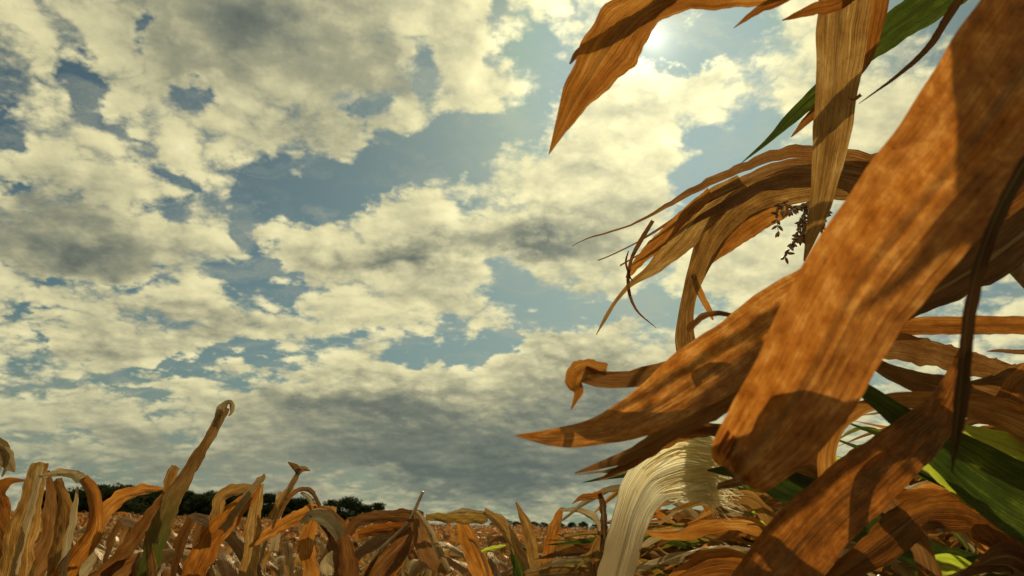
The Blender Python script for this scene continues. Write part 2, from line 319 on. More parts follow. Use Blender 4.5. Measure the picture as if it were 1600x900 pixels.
def ribbon(C, Wd, width, fold, rng, across=8, ripple=.10, ragged=.06, curl=0.0, crumple=.06, split=0):
    'blade surface: centreline C (n,3), width directions, widths, fold depth -> V, F, UV'
    n = len(C)
    T = nrm(np.gradient(C, axis=0)); Wd = nrm(Wd - (Wd * T).sum(1, keepdims=True) * T); N = np.cross(Wd, T)
    L = np.concatenate([[0], np.cumsum(np.linalg.norm(np.diff(C, axis=0), axis=1))])
    wm = max(width.max(), 1e-4)
    s = np.linspace(-1, 1, across + 1)
    V = np.zeros((n, across + 1, 3)); UV = np.zeros((n, across + 1, 2))
    ph = rng.uniform(0, 6.28, 8); fr = rng.uniform(.8, 2.2, 8)
    wave = lambda i, k: np.sin(L / wm * fr[i] * k + ph[i])
    eL = 1 + ragged * (wave(0, 2.2) + .6 * wave(1, 5.1) + .35 * wave(2, 11)); eR = 1 + ragged * (wave(3, 2.5) + .6 * wave(4, 4.6) + .35 * wave(5, 12))
    hw = width / 2
    rp = ripple * hw; 
    for j, x in enumerate(s):
        e = eL if x < 0 else eR
        off = hw * x * e
        z = -fold * hw * (abs(x) ** 1.2) - curl * hw * x * x + rp * (abs(x) ** 1.6) * (wave(6, 1.7) if x < 0 else wave(7, 1.9)) + .10 * rp * np.sin(x * 9 + ph[2] + L / wm * 2)
        z = z + crumple * hw * (np.sin(L / wm * 4.3 + x * 5 + ph[3]) * .5 + np.sin(L / wm * 9.1 - x * 7 + ph[4]) * .3 + np.sin(L / wm * 2.1 + x * 11 + ph[5]) * .4)
        z = z + .05 * hw * np.sin(x * 4 + L / wm * 1.3 + ph[1])
        V[:, j] = C + Wd * off[:, None] + N * z[:, None]
        UV[:, j, 0] = (x + 1) / 2; UV[:, j, 1] = L / .45
    if split and across >= 4:
        i0 = int(n * rng.uniform(.35, .62)); cuts = sorted(rng.choice(np.arange(1, across), size=min(split, across - 1), replace=False)); cuts = [0] + [int(c) for c in cuts] + [across]
        idx = np.arange(n * (across + 1)).reshape(n, across + 1)
        fs = [np.stack([idx[:i0, :-1], idx[:i0, 1:], idx[1:i0 + 1, 1:], idx[1:i0 + 1, :-1]], -1).reshape(-1, 4)]
        VV = [V.reshape(-1, 3)]; UU = [UV.reshape(-1, 2)]; o = n * (across + 1)
        for c0, c1 in zip(cuts[:-1], cuts[1:]):
            m = n - i0; t = (np.linspace(0, 1, m) ** 1.4)[:, None, None]
            G = V[i0:, c0:c1 + 1].copy(); mid = G.mean(1, keepdims=True); end = rng.uniform(.6, 1.0)
            G = mid + (G - mid) * (1 - .55 * np.minimum(t / end, 1))
            G += t * (Wd[i0:, None] * ((c0 + c1) / 2 / across - .5) * wm * rng.uniform(.5, 1.6) + N[i0:, None] * wm * rng.uniform(-1.1, 1.1)) 
            mm = max(2, int(m * end)); G = G[:mm]; ii = np.arange(mm * (c1 - c0 + 1)).reshape(mm, -1) + o
            fs.append(np.stack([ii[:-1, :-1], ii[:-1, 1:], ii[1:, 1:], ii[1:, :-1]], -1).reshape(-1, 4))
            VV.append(G.reshape(-1, 3)); UU.append(UV[i0:i0 + mm, c0:c1 + 1].reshape(-1, 2)); o += G.shape[0] * G.shape[1]
        Fa = np.vstack(fs); Va = np.vstack(VV); Ua = np.vstack(UU)
        used = np.unique(Fa); remap = np.zeros(len(Va), int); remap[used] = np.arange(len(used))
        return Va[used], remap[Fa], Ua[used]
    idx = np.arange(n * (across + 1)).reshape(n, across + 1)
    Fc = np.stack([idx[:-1, :-1], idx[:-1, 1:], idx[1:, 1:], idx[1:, :-1]], -1).reshape(-1, 4)
    return V.reshape(-1, 3), Fc, UV.reshape(-1, 2)

def tube(P, rad, sides=8):
    'P (n,3), rad (n) -> V, F, UV, capped'
    P = np.asarray(P, float); n = len(P); T = nrm(np.gradient(P, axis=0))
    ref = np.tile(np.array([[1., .13, .05]]), (n, 1)); A = nrm(np.cross(T, ref)); B = np.cross(T, A)
    a = np.linspace(0, 2 * math.pi, sides, endpoint=False)
    V = P[:, None] + (A[:, None] * np.cos(a)[None, :, None] + B[:, None] * np.sin(a)[None, :, None]) * np.asarray(rad)[:, None, None]
    idx = np.arange(n * sides).reshape(n, sides); nx = np.roll(idx, -1, 1)
    Fc = [tuple(f) for f in np.stack([idx[:-1], nx[:-1], nx[1:], idx[1:]], -1).reshape(-1, 4)]
    Fc += [tuple(idx[0][::-1]), tuple(idx[-1])]
    L = np.linspace(0, 1, n); UV = np.stack([np.tile(a / 6.28, n), np.repeat(L, sides)], -1)
    return V.reshape(-1, 3), Fc, UV
def merge(parts):
    V, Fc, UV = [], [], []; o = 0
    for v, f, u in parts:
        V.append(np.asarray(v)); Fc += [tuple(int(i) + o for i in q_) for q_ in f]; UV.append(np.asarray(u)); o += len(v)
    return np.vstack(V), Fc, np.vstack(UV)

CAMN = np.array(CAM)
def blade(parent, pts, mat='dry', roll=0, roll1=None, fold=.35, ripple=.10, ragged=.06, n=None, across=10, curl=0., seed=0, name='leaf', label=None, crumple=.06, split=0):
    'a blade traced through (photo x, photo y, metres away, width in photo pixels); real place and width in the world'
    rng = np.random.default_rng(seed + int(abs(pts[0][0] * 7 + pts[0][1] * 3)))
    Q = []
    for (x, y, d, w) in pts:
        p = at(x, y, d); Q.append((*p, w * d / F))
    n = n or max(14, len(pts) * 9)
    S = spline(Q, n); C = S[:, :3]; wd = np.maximum(S[:, 3], .0004)
    T = nrm(np.gradient(C, axis=0)); view = nrm(C - CAMN)
    Wd = nrm(np.cross(T, view))
    for i in range(1, n):
        if Wd[i] @ Wd[i - 1] < 0: Wd[i] = -Wd[i]
    Nn = np.cross(Wd, T)
    r1 = roll if roll1 is None else roll1
    a = np.radians(np.linspace(roll, r1, n))[:, None]
    Wr = Wd * np.cos(a) + Nn * np.sin(a)
    V, Fc, UV = ribbon(C, Wr, wd, fold, rng, across, ripple, ragged, curl, crumple, split)
    base = np.array(parent.location)
    o = link(name, mesh_of(name, V - base, Fc, UV, MAT[mat]), parent)
    if label: o['label'] = label
    return o
def stem(parent, P, r0, r1, mat='stalk', name='stalk', n=24, sides=10, nodes=True):
    P = spline([tuple(p) for p in P], n); base = np.array(parent.location)
    L = np.concatenate([[0], np.cumsum(np.linalg.norm(np.diff(P, axis=0), axis=1))])
    rad = np.linspace(r0, r1, n)
    if nodes: rad = rad * (1 + .22 * np.exp(-(((L % .16) - .08) / .008) ** 2))
    V, Fc, UV = tube(P, rad, sides)
    return link(name, mesh_of(name, V - base, Fc, UV, MAT[mat]), parent)

# ------------------------------------------------------------------ ground, distant trees
def ground_z(x, y):
    r = math.hypot(x, y)
    t = min(max((r - 60) / 90, 0), 1); t = t * t * (3 - 2 * t)
    return 0.75 * t + (.6 * max(0, (r - 250)) / 1000)
def make_ground():
    V, Fc = [], []
    rs = [0, 2, 5, 10, 20, 40, 60, 70, 80, 90, 100, 110, 120, 130, 150, 180, 250, 400, 800, 1600, 4500]; na = 96
    V.append((0, 0, 0))
    for r in rs[1:]:
        for k in range(na):
            a = 2 * math.pi * k / na; x, y = r * math.sin(a), r * math.cos(a); V.append((x, y, ground_z(x, y) if r < 2000 else ground_z(x, y) - 1))
    for k in range(na): Fc.append((0, 1 + (k + 1) % na, 1 + k))
    for i in range(len(rs) - 2):
        for k in range(na):
            a = 1 + i * na; b = a + na; k2 = (k + 1) % na; Fc.append((a + k, a + k2, b + k2, b + k))
    tag(link('ground', mesh_of('ground', V, Fc, None, MAT['ground'])), kind='structure')
make_ground()

def crown_mesh(seed, h, w, nclump=60, leaves=70):
    rng = np.random.default_rng(seed); V, Fc = [], []
    cs = []
    for _ in range(nclump):
        a = rng.uniform(0, 6.28); t = rng.uniform(0, 1) ** .8
        z = h * (.10 + .86 * t); rr = w / 2 * math.sqrt(max(0.03, 1 - (2 * t - .85) ** 2 * .72)) * rng.uniform(.35, .98)
        cs.append((rr * math.cos(a), rr * math.sin(a), z, rng.uniform(.10, .19) * w))
    for (cx, cy, cz, cr) in cs:
        for _ in range(leaves):
            d = rng.normal(size=3); d /= np.linalg.norm(d); p = np.array((cx, cy, cz)) + d * cr * rng.uniform(.55, 1.08) * np.array((1, 1, .8))
            s = rng.uniform(.16, .36); a1 = rng.normal(size=3); a1 /= np.linalg.norm(a1); a2 = np.cross(a1, d); a2 /= np.linalg.norm(a2) + 1e-9
            b = len(V); V += [p + a1 * s, p + a2 * s * .7, p - a1 * s, p - a2 * s * .7]; Fc.append((b, b + 1, b + 2, b + 3))
    return mesh_of('crown', V, Fc, None, MAT['foliage'], False)
def trunk_mesh(seed, h):
    rng = np.random.default_rng(seed); parts = [tube(np.array([(0, 0, -.3), (.05, 0, h * .2), (0, .1, h * .45), (.1, 0, h * .75)]), [.32, .26, .18, .06], 8)]
    for k in range(6):
        a = rng.uniform(0, 6.28); z = h * rng.uniform(.18, .5); l = h * rng.uniform(.2, .38)
        parts.append(tube(np.array([(0, 0, z), (math.cos(a) * l * .5, math.sin(a) * l * .5, z + l * .35), (math.cos(a) * l, math.sin(a) * l, z + l * .9)]), [.11, .07, .02], 6))
    V, Fc, UV = merge(parts); return mesh_of('trunk', V, Fc, UV, MAT['bark'])
TREES = [(crown_mesh(s, h, w), trunk_mesh(s, h), h) for s, h, w in ((1, 9, 8.5), (2, 8, 9.5), (3, 10, 8), (4, 7, 8))]
def tree(x, y, h, k, label, group, s_w=1.0):
    cm, tm, h0 = TREES[k]; z = ground_z(x, y)
    t = empty('tree', (x, y, z), label, 'tree', group); s = h / h0 * .74; t.scale = (s * s_w * 1.25, s * s_w * 1.25, s); t.rotation_euler.z = (x * 13.7) % 6.28
    link('crown', cm, t); link('trunk', tm, t)
def far(px, dist):
    'ground position in the direction of a photo column'
    d = direction(px, 800); k = dist / math.hypot(d.x, d.y); return d.x * k, d.y * k
rt = random.Random(5)
def top_px(px): return np.interp(px, [40, 80, 130, 180, 230, 290, 340, 400, 450, 500], [766, 765, 758, 754, 757, 763, 762, 764, 770, 774])
def base_y(px): return 811 + (px - 180) * .031
px = 62.0
while px < 495:
    x, y = far(px, 205 + rt.uniform(-10, 10)); D_ = math.hypot(x, y)
    h = (base_y(px) - top_px(px)) / F * D_ + rt.uniform(-.6, .4)
    tree(x, y, h, rt.randrange(4), 'dark broadleaf tree in the long unbroken row on the left horizon', 'trees in the row along the left horizon')
    px += rt.uniform(17, 25)
px = 70.0
while px < 560:
    x, y = far(px, 222); tree(x, y, 6.0 + rt.uniform(-.5, .5) - (1.2 if px > 500 else 0), rt.randrange(4), 'tree of the back row filling gaps behind the left tree line', 'trees behind the left tree line', 1.35); px += 26
for (px, ty, lab, w) in ((518, 773, 'round dark tree fourth from the right end of the tree line', .95), (545, 770, 'rounded dark tree third from the right end of the tree line', 1.05), (565, 784, 'low bushy tree in the dip before the last tree of the line', .8), (588, 779, 'separate rounded dark tree that ends the tree line on its right', 1.0)):
    x, y = far(px, 200); tree(x, y, (base_y(px) - ty) / F * 200, px % 4, lab, 'trees at the right end of the tree line', w)
px = 775.0
while px < 1620:
    x, y = far(px, 480 + rt.uniform(-30, 30)); tree(x, y, rt.uniform(5, 7.5), rt.randrange(4), 'tiny far tree in the hazy low hedgerow along the distant horizon', 'far hedgerow trees on the horizon', 1.3); px += rt.uniform(11, 19)

# ------------------------------------------------------------------ the maize field
def field_leaf(rng, z0, azm, length, width, rise, droop, wind, kink=0., seg=22, across=6, twist=1.0):
    'one blade of a standing plant in plant coordinates -> V, F, UV'
    P = [np.array((0, 0, z0))]; ds = length / (seg - 1)
    dirh = np.array((math.cos(azm), math.sin(azm), 0)); pit = rise
    kpos = rng.uniform(.25, .65) * seg if kink else 1e9; az = azm
    wob = rng.uniform(-.12, .12)
    for i in range(1, seg):
        t = i / seg
        pit -= droop * ds / length * (.6 + 1.6 * t)
        if kpos <= i < kpos + 1: pit -= kink; az += rng.uniform(-.8, .8)
        if kink and i == int(kpos * 1.7): pit += rng.uniform(-.9, .5); az += rng.uniform(-.5, .5)
        az += wob * .3 + rng.normal() * .05
        pit = max(pit, -1.52)
        d = np.array((math.cos(az) * math.cos(pit), math.sin(az) * math.cos(pit), math.sin(pit)))
        d = d + np.array((-wind * t, wind * .15 * t, 0)); d /= np.linalg.norm(d)
        P.append(P[-1] + d * ds)
    C = np.array(P); t = np.linspace(0, 1, seg)
    w = width * np.clip(np.minimum(.45 + 3.2 * t, 1.0), 0, 1) * (1 - t ** rng.uniform(1.8, 4)) ** .8 + .0015
    w = w * (1 - rng.uniform(0, .5) * np.sin(t * rng.uniform(2, 7) + 1) ** 2)
    T = nrm(np.gradient(C, axis=0)); up = np.tile((0., 0., 1.), (seg, 1)); W0 = nrm(np.cross(T, up) + 1e-4); N0 = np.cross(W0, T)
    for i in range(1, seg):
        if W0[i] @ W0[i - 1] < 0: W0[i] *= -1; N0[i] *= -1
    a = (rng.uniform(-.5, .5) + twist * rng.uniform(-1.7, 1.7) * t + .35 * np.sin(t * 9 + rng.uniform(0, 6)))[:, None]
    return ribbon(C, W0 * np.cos(a) + N0 * np.sin(a), w, rng.uniform(.25, .9), rng, across, .30, .13, rng.choice([0, .3, 1.2]), .14, rng.choice([0, 0, 1, 2]) if across >= 4 else 0)
MATK = ['dry', 'dry', 'rust', 'pale', 'brown', 'turning', 'green']
def plant_parts(seed, h, kind, nl=9, seg=20, across=5):
    'list of (part name, material key, (V, F, UV))'
    rng = np.random.default_rng(seed); out = []
    lean = rng.uniform(-.06, .06, 2) + (np.array((-.05, 0)) if kind == 'windy' else 0)
    zs = np.linspace(0, h * .93, 14); P = np.stack([lean[0] * (zs / h) ** 2 * 2, lean[1] * (zs / h) ** 2 * 2, zs], -1)
    rad = np.linspace(.013, .0055, 14) * (1 + .2 * (np.arange(14) % 2))
    out.append(('stalk', 'stalk_green' if rng.random() < .25 else 'stalk', tube(P, rad, 7)))
    a0 = rng.uniform(0, 3.14)
    for i in range(nl):
        t = i / (nl - 1); z = h * (.30 + .62 * t); k = np.array((np.interp(z, zs, P[:, 0]), np.interp(z, zs, P[:, 1]), 0))
        azm = a0 + math.pi * (i % 2) + rng.uniform(-.7, .7)
        ln = rng.uniform(.42, .72) * (1.0 - .35 * abs(t - .5)); wd = rng.uniform(.038, .066)
        if kind == 'upright': rise, droop, wind, kink = rng.uniform(1.0, 1.45), rng.uniform(.3, 2.2), .2, rng.choice([0, 0, .9, 1.5])
        elif kind == 'windy': rise, droop, wind, kink = rng.uniform(.5, 1.3), rng.uniform(.6, 1.8), rng.uniform(.9, 1.9), rng.choice([0, 0, .4]); azm = math.pi + rng.normal() * .9
        else: rise, droop, wind, kink = rng.uniform(.7, 1.35), rng.uniform(1.8, 3.4), .3, rng.choice([0, .8, 1.4])
        V, Fc, UV = field_leaf(rng, 0, azm, ln, wd, rise, droop, wind, kink, seg, across)
        V = V + k + np.array((0, 0, z))
        mk = rng.choice(MATK, p=[.30, .24, .13, .07, .17, .07, .02] if kind != 'windy' else [.26, .24, .20, .08, .12, .05, .05])
        out.append(('leaf', mk, (V, Fc, UV)))
    if kind == 'upright' and rng.random() < .6:   # bare shredded top
        for _ in range(3):
            V, Fc, UV = field_leaf(rng, 0, rng.uniform(0, 6.28), rng.uniform(.10, .2), .014, 1.35, .8, .1, rng.choice([0, 1.2]), 10, 3)
            out.append(('leaf', 'pale', (V + np.array((P[-1][0], P[-1][1], h * .92)), Fc, UV)))
    return out
def joined(parts, name):
    keys = sorted(set(m for _, m, _ in parts)); V, Fc, UV = merge([g for _, _, g in parts])
    me = mesh_of(name, V, Fc, UV, [MAT[k] for k in keys]); mi = []
    for _, m, g in parts: mi += [keys.index(m)] * len(g[1])
    me.polygons.foreach_set('material_index', mi); return me
PROTO = {}
DESC = {'upright': ('upright withered maize plant with stiff folded leaves and torn top among the field', 'upright withered plants of the field'),
        'drooping': ('withered maize plant with arching drooping brown leaves among the field', 'drooping withered plants of the field'),
        'windy': ('windswept withered maize plant with leaves streaming left among the field', 'windswept plants of the field')}
for ki, kind in enumerate(('upright', 'drooping', 'windy')):
    for v in range(5):
        h = 1.5; pp = plant_parts(100 * ki + v + 7, h, kind, nl=10 if kind != 'windy' else 12)
        PROTO[(kind, v)] = ([(n_, mesh_of(n_, *g, MAT[m_])) for n_, m_, g in pp], joined(pp, 'maize_plant'))
rf = random.Random(11)
spots = []
cell = .30
for ix in range(-40, 41):
    for iy in range(1, 40):
        x = (ix + rf.uniform(.1, .9)) * cell; y = (iy + rf.uniform(.1, .9)) * cell; r = math.hypot(x, y); a = math.degrees(math.atan2(x, y))
        if r < (1.75 if a > -3 else 1.4) or abs(a) > 40: continue
        if 5 < a < 18 and r < 2.4: continue
        spots.append((r, a, x, y))
spots.sort()
spots = spots[:285]
RMAX = spots[-1][0]
for i, (r, a, x, y) in enumerate(spots):
    kind = 'windy' if a > 6 + rf.uniform(-4, 4) else ('upright' if rf.random() < .55 else 'drooping')
    parts, whole = PROTO[(kind, rf.randrange(5))]
    lab, grp = DESC[kind]
    top = 1.41 + rf.uniform(-.11, .08) + (.02 if r > 3.4 else .10) + (.16 * min(1, max(0, (a - 5) / 15)))
    s = top / 1.5; rz = rf.uniform(0, 6.28) if kind != 'windy' else rf.uniform(-.45, .45)
    if r < 5.2:
        t = empty('maize_plant', (x, y, 0), lab, 'maize plant', grp); t.scale = (s, s, s); t.rotation_euler.z = rz
        for n_, me in parts: link(n_, me, t)
    else:
        o = link('maize_plant', whole); o.location = (x, y, 0); o.scale = (s, s, s); o.rotation_euler.z = rz
        tag(o, label=lab, category='maize plant', group=grp)

def rest_of_field():
    rng = np.random.default_rng(3); lib = []
    for s in range(8):
        kind = ('upright', 'drooping', 'windy', 'upright')[s % 4]
        lib.append([(m_, g) for _, m_, g in plant_parts(900 + s, 1.5, kind, nl=6, seg=7, across=2)])
    keys = list(MAT.keys())[:7] + ['stalk', 'stalk_green']
    flat = []
    for pl in lib:
        V, Fc, UV = merge([g for _, g in pl]); mi = []
        q4, q3 = [], []
        for m_, g in pl: mi += [keys.index(m_)] * len(g[1])
        ok = [i for i, f in enumerate(Fc) if len(f) == 4]
        flat.append((V, np.array([Fc[i] for i in ok]), UV, np.array([mi[i] for i in ok])))
    pts = []
    for (r0, r1, dens) in ((RMAX + .05, 16, 8.0), (16, 34, 4.5), (34, 70, 1.3), (70, 118, .5)):
        area = math.radians(84) / 2 * (r1 ** 2 - r0 ** 2); n = int(area * dens)
        rr = np.sqrt(rng.uniform(r0 ** 2, r1 ** 2, n)); aa = rng.uniform(-42, 42, n)
        pts += list(zip(rr, aa))
    VV, FF, UU, MM = [], [], [], []; o = 0
    for r, a in pts:
        V, Fc, UV, mi = flat[rng.integers(8)]; c, s = math.cos(t_ := rng.uniform(0, 6.28)), math.sin(t_)
        x, y = r * math.sin(math.radians(a)), r * math.cos(math.radians(a)); k = (1.42 + rng.uniform(-.10, .10)) / 1.5; g = 1 + max(0, r - 30) / 60
        VV.append(np.stack([(V[:, 0] * c - V[:, 1] * s) * k * g + x, (V[:, 0] * s + V[:, 1] * c) * k * g + y, V[:, 2] * k + ground_z(x, y) * (1 if r > 60 else 0)], -1))
        FF.append(Fc + o); UU.append(UV); MM.append(mi); o += len(V)
    V = np.vstack(VV); Fc = np.vstack(FF); UV = np.vstack(UU); mi = np.concatenate(MM)
    me = bpy.data.meshes.new('maize_field'); me.vertices.add(len(V)); me.vertices.foreach_set('co', V.astype(np.float32).ravel())
    me.loops.add(Fc.size); me.loops.foreach_set('vertex_index', Fc.astype(np.int32).ravel())
    me.polygons.add(len(Fc)); me.polygons.foreach_set('loop_start', np.arange(0, Fc.size, 4, dtype=np.int32)); me.polygons.foreach_set('loop_total', np.full(len(Fc), 4, dtype=np.int32))
    l = me.uv_layers.new(name='UVMap'); l.data.foreach_set('uv', UV[Fc.ravel()].astype(np.float32).ravel())
    for k in keys: me.materials.append(MAT[k])
    me.polygons.foreach_set('material_index', mi.astype(np.int32)); me.polygons.foreach_set('use_smooth', np.ones(len(Fc), dtype=bool))
    me.update(calc_edges=True)
    tag(link('maize_field', me), kind='stuff', label='withered maize field thinning out towards the distant tree line', category='maize field')
rest_of_field()

# ------------------------------------------------------------------ plants close to the camera, right side
def ground_under(px, py, d):
    p = at(px, py, d); return (p.x, p.y, 0)
def plant(px, py, d, label, group=None, cat='maize plant', name='maize_plant'):
    return empty(name, ground_under(px, py, d), label, cat, group)

# 1: the plant whose broad blade crosses the picture
g = plant(1760, 100, .50, 'nearest maize plant whose broad rust-brown leaf hangs diagonally across the right side')
bx, by, _ = g.location
stem(g, [(bx, by, 0), (bx + .01, by, .9), at(1765, 300, .50), at(1750, -160, .50), at(1740, -330, .50)], .014, .009)
blade(g, [(1745, -190, .49, 120), (1725, -110, .47, 215), (1650, 25, .46, 228), (1560, 165, .45, 214), (1450, 305, .445, 190), (1340, 445, .44, 176), (1262, 590, .44, 158), (1205, 672, .45, 136), (1162, 725, .46, 104), (1152, 742, .475, 60)],
      'broad', roll=14, roll1=-8, fold=.10, ripple=.05, ragged=.03, across=16, n=110, curl=.12)
blade(g, [(1150, 746, .478, 54), (1166, 722, .485, 100), (1208, 668, .49, 128), (1255, 610, .495, 140), (1285, 570, .50, 110), (1305, 545, .505, 30)], 'brown', roll=-6, fold=.1, ripple=.05, across=10, n=40, label='folded-under layer added behind the broad leaf to darken its end')  # extra layer added behind so the blade end lets less sun through
rt1 = np.random.default_rng(77)
for k in range(16):
    t_ = k / 15; x0, y0 = 1128 + 62 * t_ + rt1.uniform(-3, 3), 690 + 58 * t_ - 4 * abs(t_ - .5); L_ = rt1.uniform(9, 26); w_ = rt1.uniform(3, 9)
    blade(g, [(x0 + 9, y0 - 16, .462, w_), (x0 + 1, y0 - 2, .464, w_), (x0 - L_ * .35 + rt1.uniform(-3, 4), y0 + L_ * .6, .468, w_ * .7), (x0 - L_ * .5 + rt1.uniform(-5, 8), y0 + L_, .472, .5)], 'broad', fold=.3, across=4, n=10, name='torn_margin')
# long second blade with the soft pointed tip
blade(g, [(1755, 60, .63, 60), (1600, 215, .63, 80), (1480, 320, .63, 96), (1370, 405, .63, 104), (1260, 475, .63, 106), (1150, 550, .63, 104), (1060, 612, .63, 92), (985, 655, .63, 66), (930, 676, .63, 44), (870, 684, .63, 32), (806, 681, .63, 3)],
      'broad', roll=10, roll1=-25, fold=.18, ripple=.07, ragged=.03, across=12, n=90)
blade(g, [(1400, 440, .66, 40), (1270, 540, .66, 44), (1180, 590, .66, 46), (1110, 632, .66, 40), (1045, 672, .66, 30), (1000, 700, .66, 20), (960, 718, .66, 18), (898, 739, .66, 2)], 'brown', roll=20, fold=.6, across=8)

# 2: plant with the knuckled leaf and the split arch
g = plant(1700, 300, 1.33, 'maize plant whose brown arching leaf splits into hanging strips in the centre right')
bx, by, _ = g.location
stem(g, [(bx, by, 0), (bx, by, .8), at(1700, 600, 1.334), at(1690, 250, 1.334), at(1640, -60, 1.349), at(1600, -260, 1.378)], .014, .007)
blade(g, [(1690, 400, 1.334, 51.6), (1560, 330, 1.305, 68.8), (1440, 285, 1.276, 72.2), (1330, 268, 1.247, 63.6), (1230, 262, 1.247, 61.9), (1150, 290, 1.247, 53.3), (1095, 318, 1.261, 39.6), (1045, 345, 1.276, 24.1), (995, 372, 1.276, 15.5), (950, 391, 1.291, 14.6), (915, 405, 1.291, 7.7), (868, 441, 1.305, 0.9)],
      'brown', roll=18, roll1=-25, fold=.25, ripple=.12, ragged=.09, split=2, n=90)
blade(g, [(1690, 420, 1.363, 51.6), (1500, 335, 1.349, 79.1), (1360, 282, 1.334, 72), (1240, 284, 1.319, 66), (1165, 312, 1.305, 58), (1115, 364, 1.305, 44), (1088, 425, 1.305, 30), (1073, 478, 1.305, 24), (1070, 530, 1.305, 31.0), (1080, 580, 1.305, 37.8)],
      'dry', roll=-18, roll1=20, fold=.22, ripple=.10, ragged=.04, n=90)
blade(g, [(1230, 324, 1.349, 25.8), (1190, 339, 1.349, 38.7), (1150, 366, 1.349, 36.2), (1115, 399, 1.349, 19.4), (1098, 424, 1.349, 2.0)], 'rust', roll=10, fold=.15)
blade(g, [(1160, 285, 1.276, 25.8), (1100, 330, 1.276, 49.9), (1058, 380, 1.276, 39.6), (1020, 418, 1.291, 20.6), (985, 444, 1.291, 9.5), (962, 470, 1.291, 6.9), (945, 498, 1.305, 6.0), (931, 524, 1.305, 0.9)], 'dry', roll=-10, roll1=35, fold=.3, ripple=.14)
blade(g, [(1110, 300, 1.261, 17.2), (1060, 345, 1.261, 20.6), (1030, 375, 1.261, 22.4), (1000, 405, 1.261, 17.2), (985, 425, 1.276, 11.2), (978, 434, 1.276, 2.6)], 'rust', roll=20, fold=.3)
blade(g, [(1020, 345, 1.261, 6.0), (1000, 378, 1.247, 6.9), (985, 410, 1.247, 5.2), (982, 450, 1.247, 5.2), (995, 485, 1.247, 3.4), (1025, 512, 1.261, 0.9)], 'brown', fold=.7, across=5)
blade(g, [(982, 392, 1.247, 1.7), (978, 410, 1.247, 3.4), (984, 432, 1.247, 2.6), (990, 440, 1.247, 0.9)], 'brown', fold=.7, across=4)
blade(g, [(1082, 425, 1.319, 6.9), (1093, 455, 1.319, 10.3), (1108, 485, 1.319, 8.6), (1114, 500, 1.319, 2.6)], 'rust', fold=.5, across=5)
blade(g, [(1700, 620, 1.33, 24), (1500, 560, 1.0, 40), (1300, 520, 0.800, 56), (1180, 548, 0.760, 62), (1100, 562, 0.740, 48), (1030, 578, 0.730, 34), (975, 590, 0.720, 33), (935, 588, 0.720, 31), (912, 580, 0.720, 33)], 'brown', roll=15, roll1=30, fold=.5, ripple=.14, ragged=.08, n=80)
blade(g, [(948, 576, .72, 18), (918, 573, .715, 26), (900, 584, .71, 34), (896, 598, .71, 27), (903, 612, .71, 16), (898, 626, .71, 8), (892, 641, .71, 1)], 'rust', roll=12, roll1=25, fold=.25, ripple=.15, ragged=.1, label='bent-down tip of the knuckled leaf')
blade(g, [(1150, 492, .76, 8), (1118, 488, .755, 11), (1095, 494, .75, 12), (1072, 515, .74, 16)], 'brown', roll=40, fold=.5)
# drooping tassel
def tassel(parent, px, py, d, branches, seed):
    rng = np.random.default_rng(seed); base = np.array(parent.location); parts = []
    for pts in branches:
        P = spline([tuple(at(x, y, d + rng.uniform(-.012, .012))) for x, y in pts], 16)
        parts.append(tube(P, np.linspace(.0011, .0006, 16), 5))
        for i in range(2, 16):
            for sgn in (-1, 1):
                if rng.random() < .08: continue
                dr = rng.normal(size=3) * .6 + np.array((sgn * .7, 0, -1.0)); dr /= np.linalg.norm(dr); L = rng.uniform(.009, .014)
                p = P[i] + rng.normal(size=3) * .0006
                parts.append(tube(np.array([p, p + dr * L * .3, p + dr * L * .7, p + dr * L]), [.0006, .0026, .0022, .0004], 6))
    V, Fc, UV = merge(parts)
    link('tassel', mesh_of('tassel', V - base, Fc, UV, MAT['tassel']), parent)
tassel(g, 1230, 340, 1.22, [[(1290, 300), (1262, 318), (1240, 322), (1218, 318), (1214, 340), (1216, 362)], [(1268, 316), (1255, 335), (1248, 360), (1240, 380), (1226, 402)],
    [(1275, 318), (1262, 345), (1256, 370), (1246, 374)], [(1300, 300), (1290, 325), (1284, 345), (1282, 358)], [(1270, 312), (1250, 322), (1232, 330), (1222, 330)], [(1250, 340), (1258, 358), (1246, 372), (1236, 384)]], 4)

# 3: plant over the top of the picture
g = plant(1800, 0, .80, 'tall maize plant whose leaves hang in from the top edge in front of the sun')
bx, by, _ = g.location
stem(g, [(bx, by, 0), (bx, by, 1.0), at(1800, 200, .80), at(1790, -300, .80), at(1770, -520, .80)], .015, .010)
blade(g, [(1780, -420, .86, 60), (1600, -420, .85, 90), (1420, -330, .85, 96), (1345, -180, .85, 92), (1320, -60, .85, 90), (1312, 20, .85, 84), (1302, 130, .85, 70), (1289, 240, .85, 54), (1277, 320, .85, 36), (1264, 375, .85, 17), (1256, 408, .85, 3)],
      'dry', roll=8, roll1=30, fold=.45, ripple=.05, ragged=.02, n=90, across=14)
blade(g, [(1780, -300, .74, 40), (1550, -260, .88, 40), (1420, -150, .88, 40), (1378, -40, .88, 36), (1366, 30, .88, 30), (1354, 90, .88, 18), (1346, 116, .88, 2)], 'rust', roll=10, fold=.3)
blade(g, [(1780, -260, .98, 60), (1640, -180, .98, 66), (1540, -70, .98, 66), (1450, 5, .98, 60), (1385, 50, .98, 50), (1310, 115, .98, 30), (1245, 175, .98, 22), (1205, 215, .98, 10), (1158, 255, .98, 1)], 'green', roll=14, fold=.2, ripple=.06, n=70)
blade(g, [(1340, 110, .96, 20), (1290, 155, .96, 18), (1262, 185, .96, 14), (1236, 214, .96, 2)], 'rust', roll=20, fold=.4)
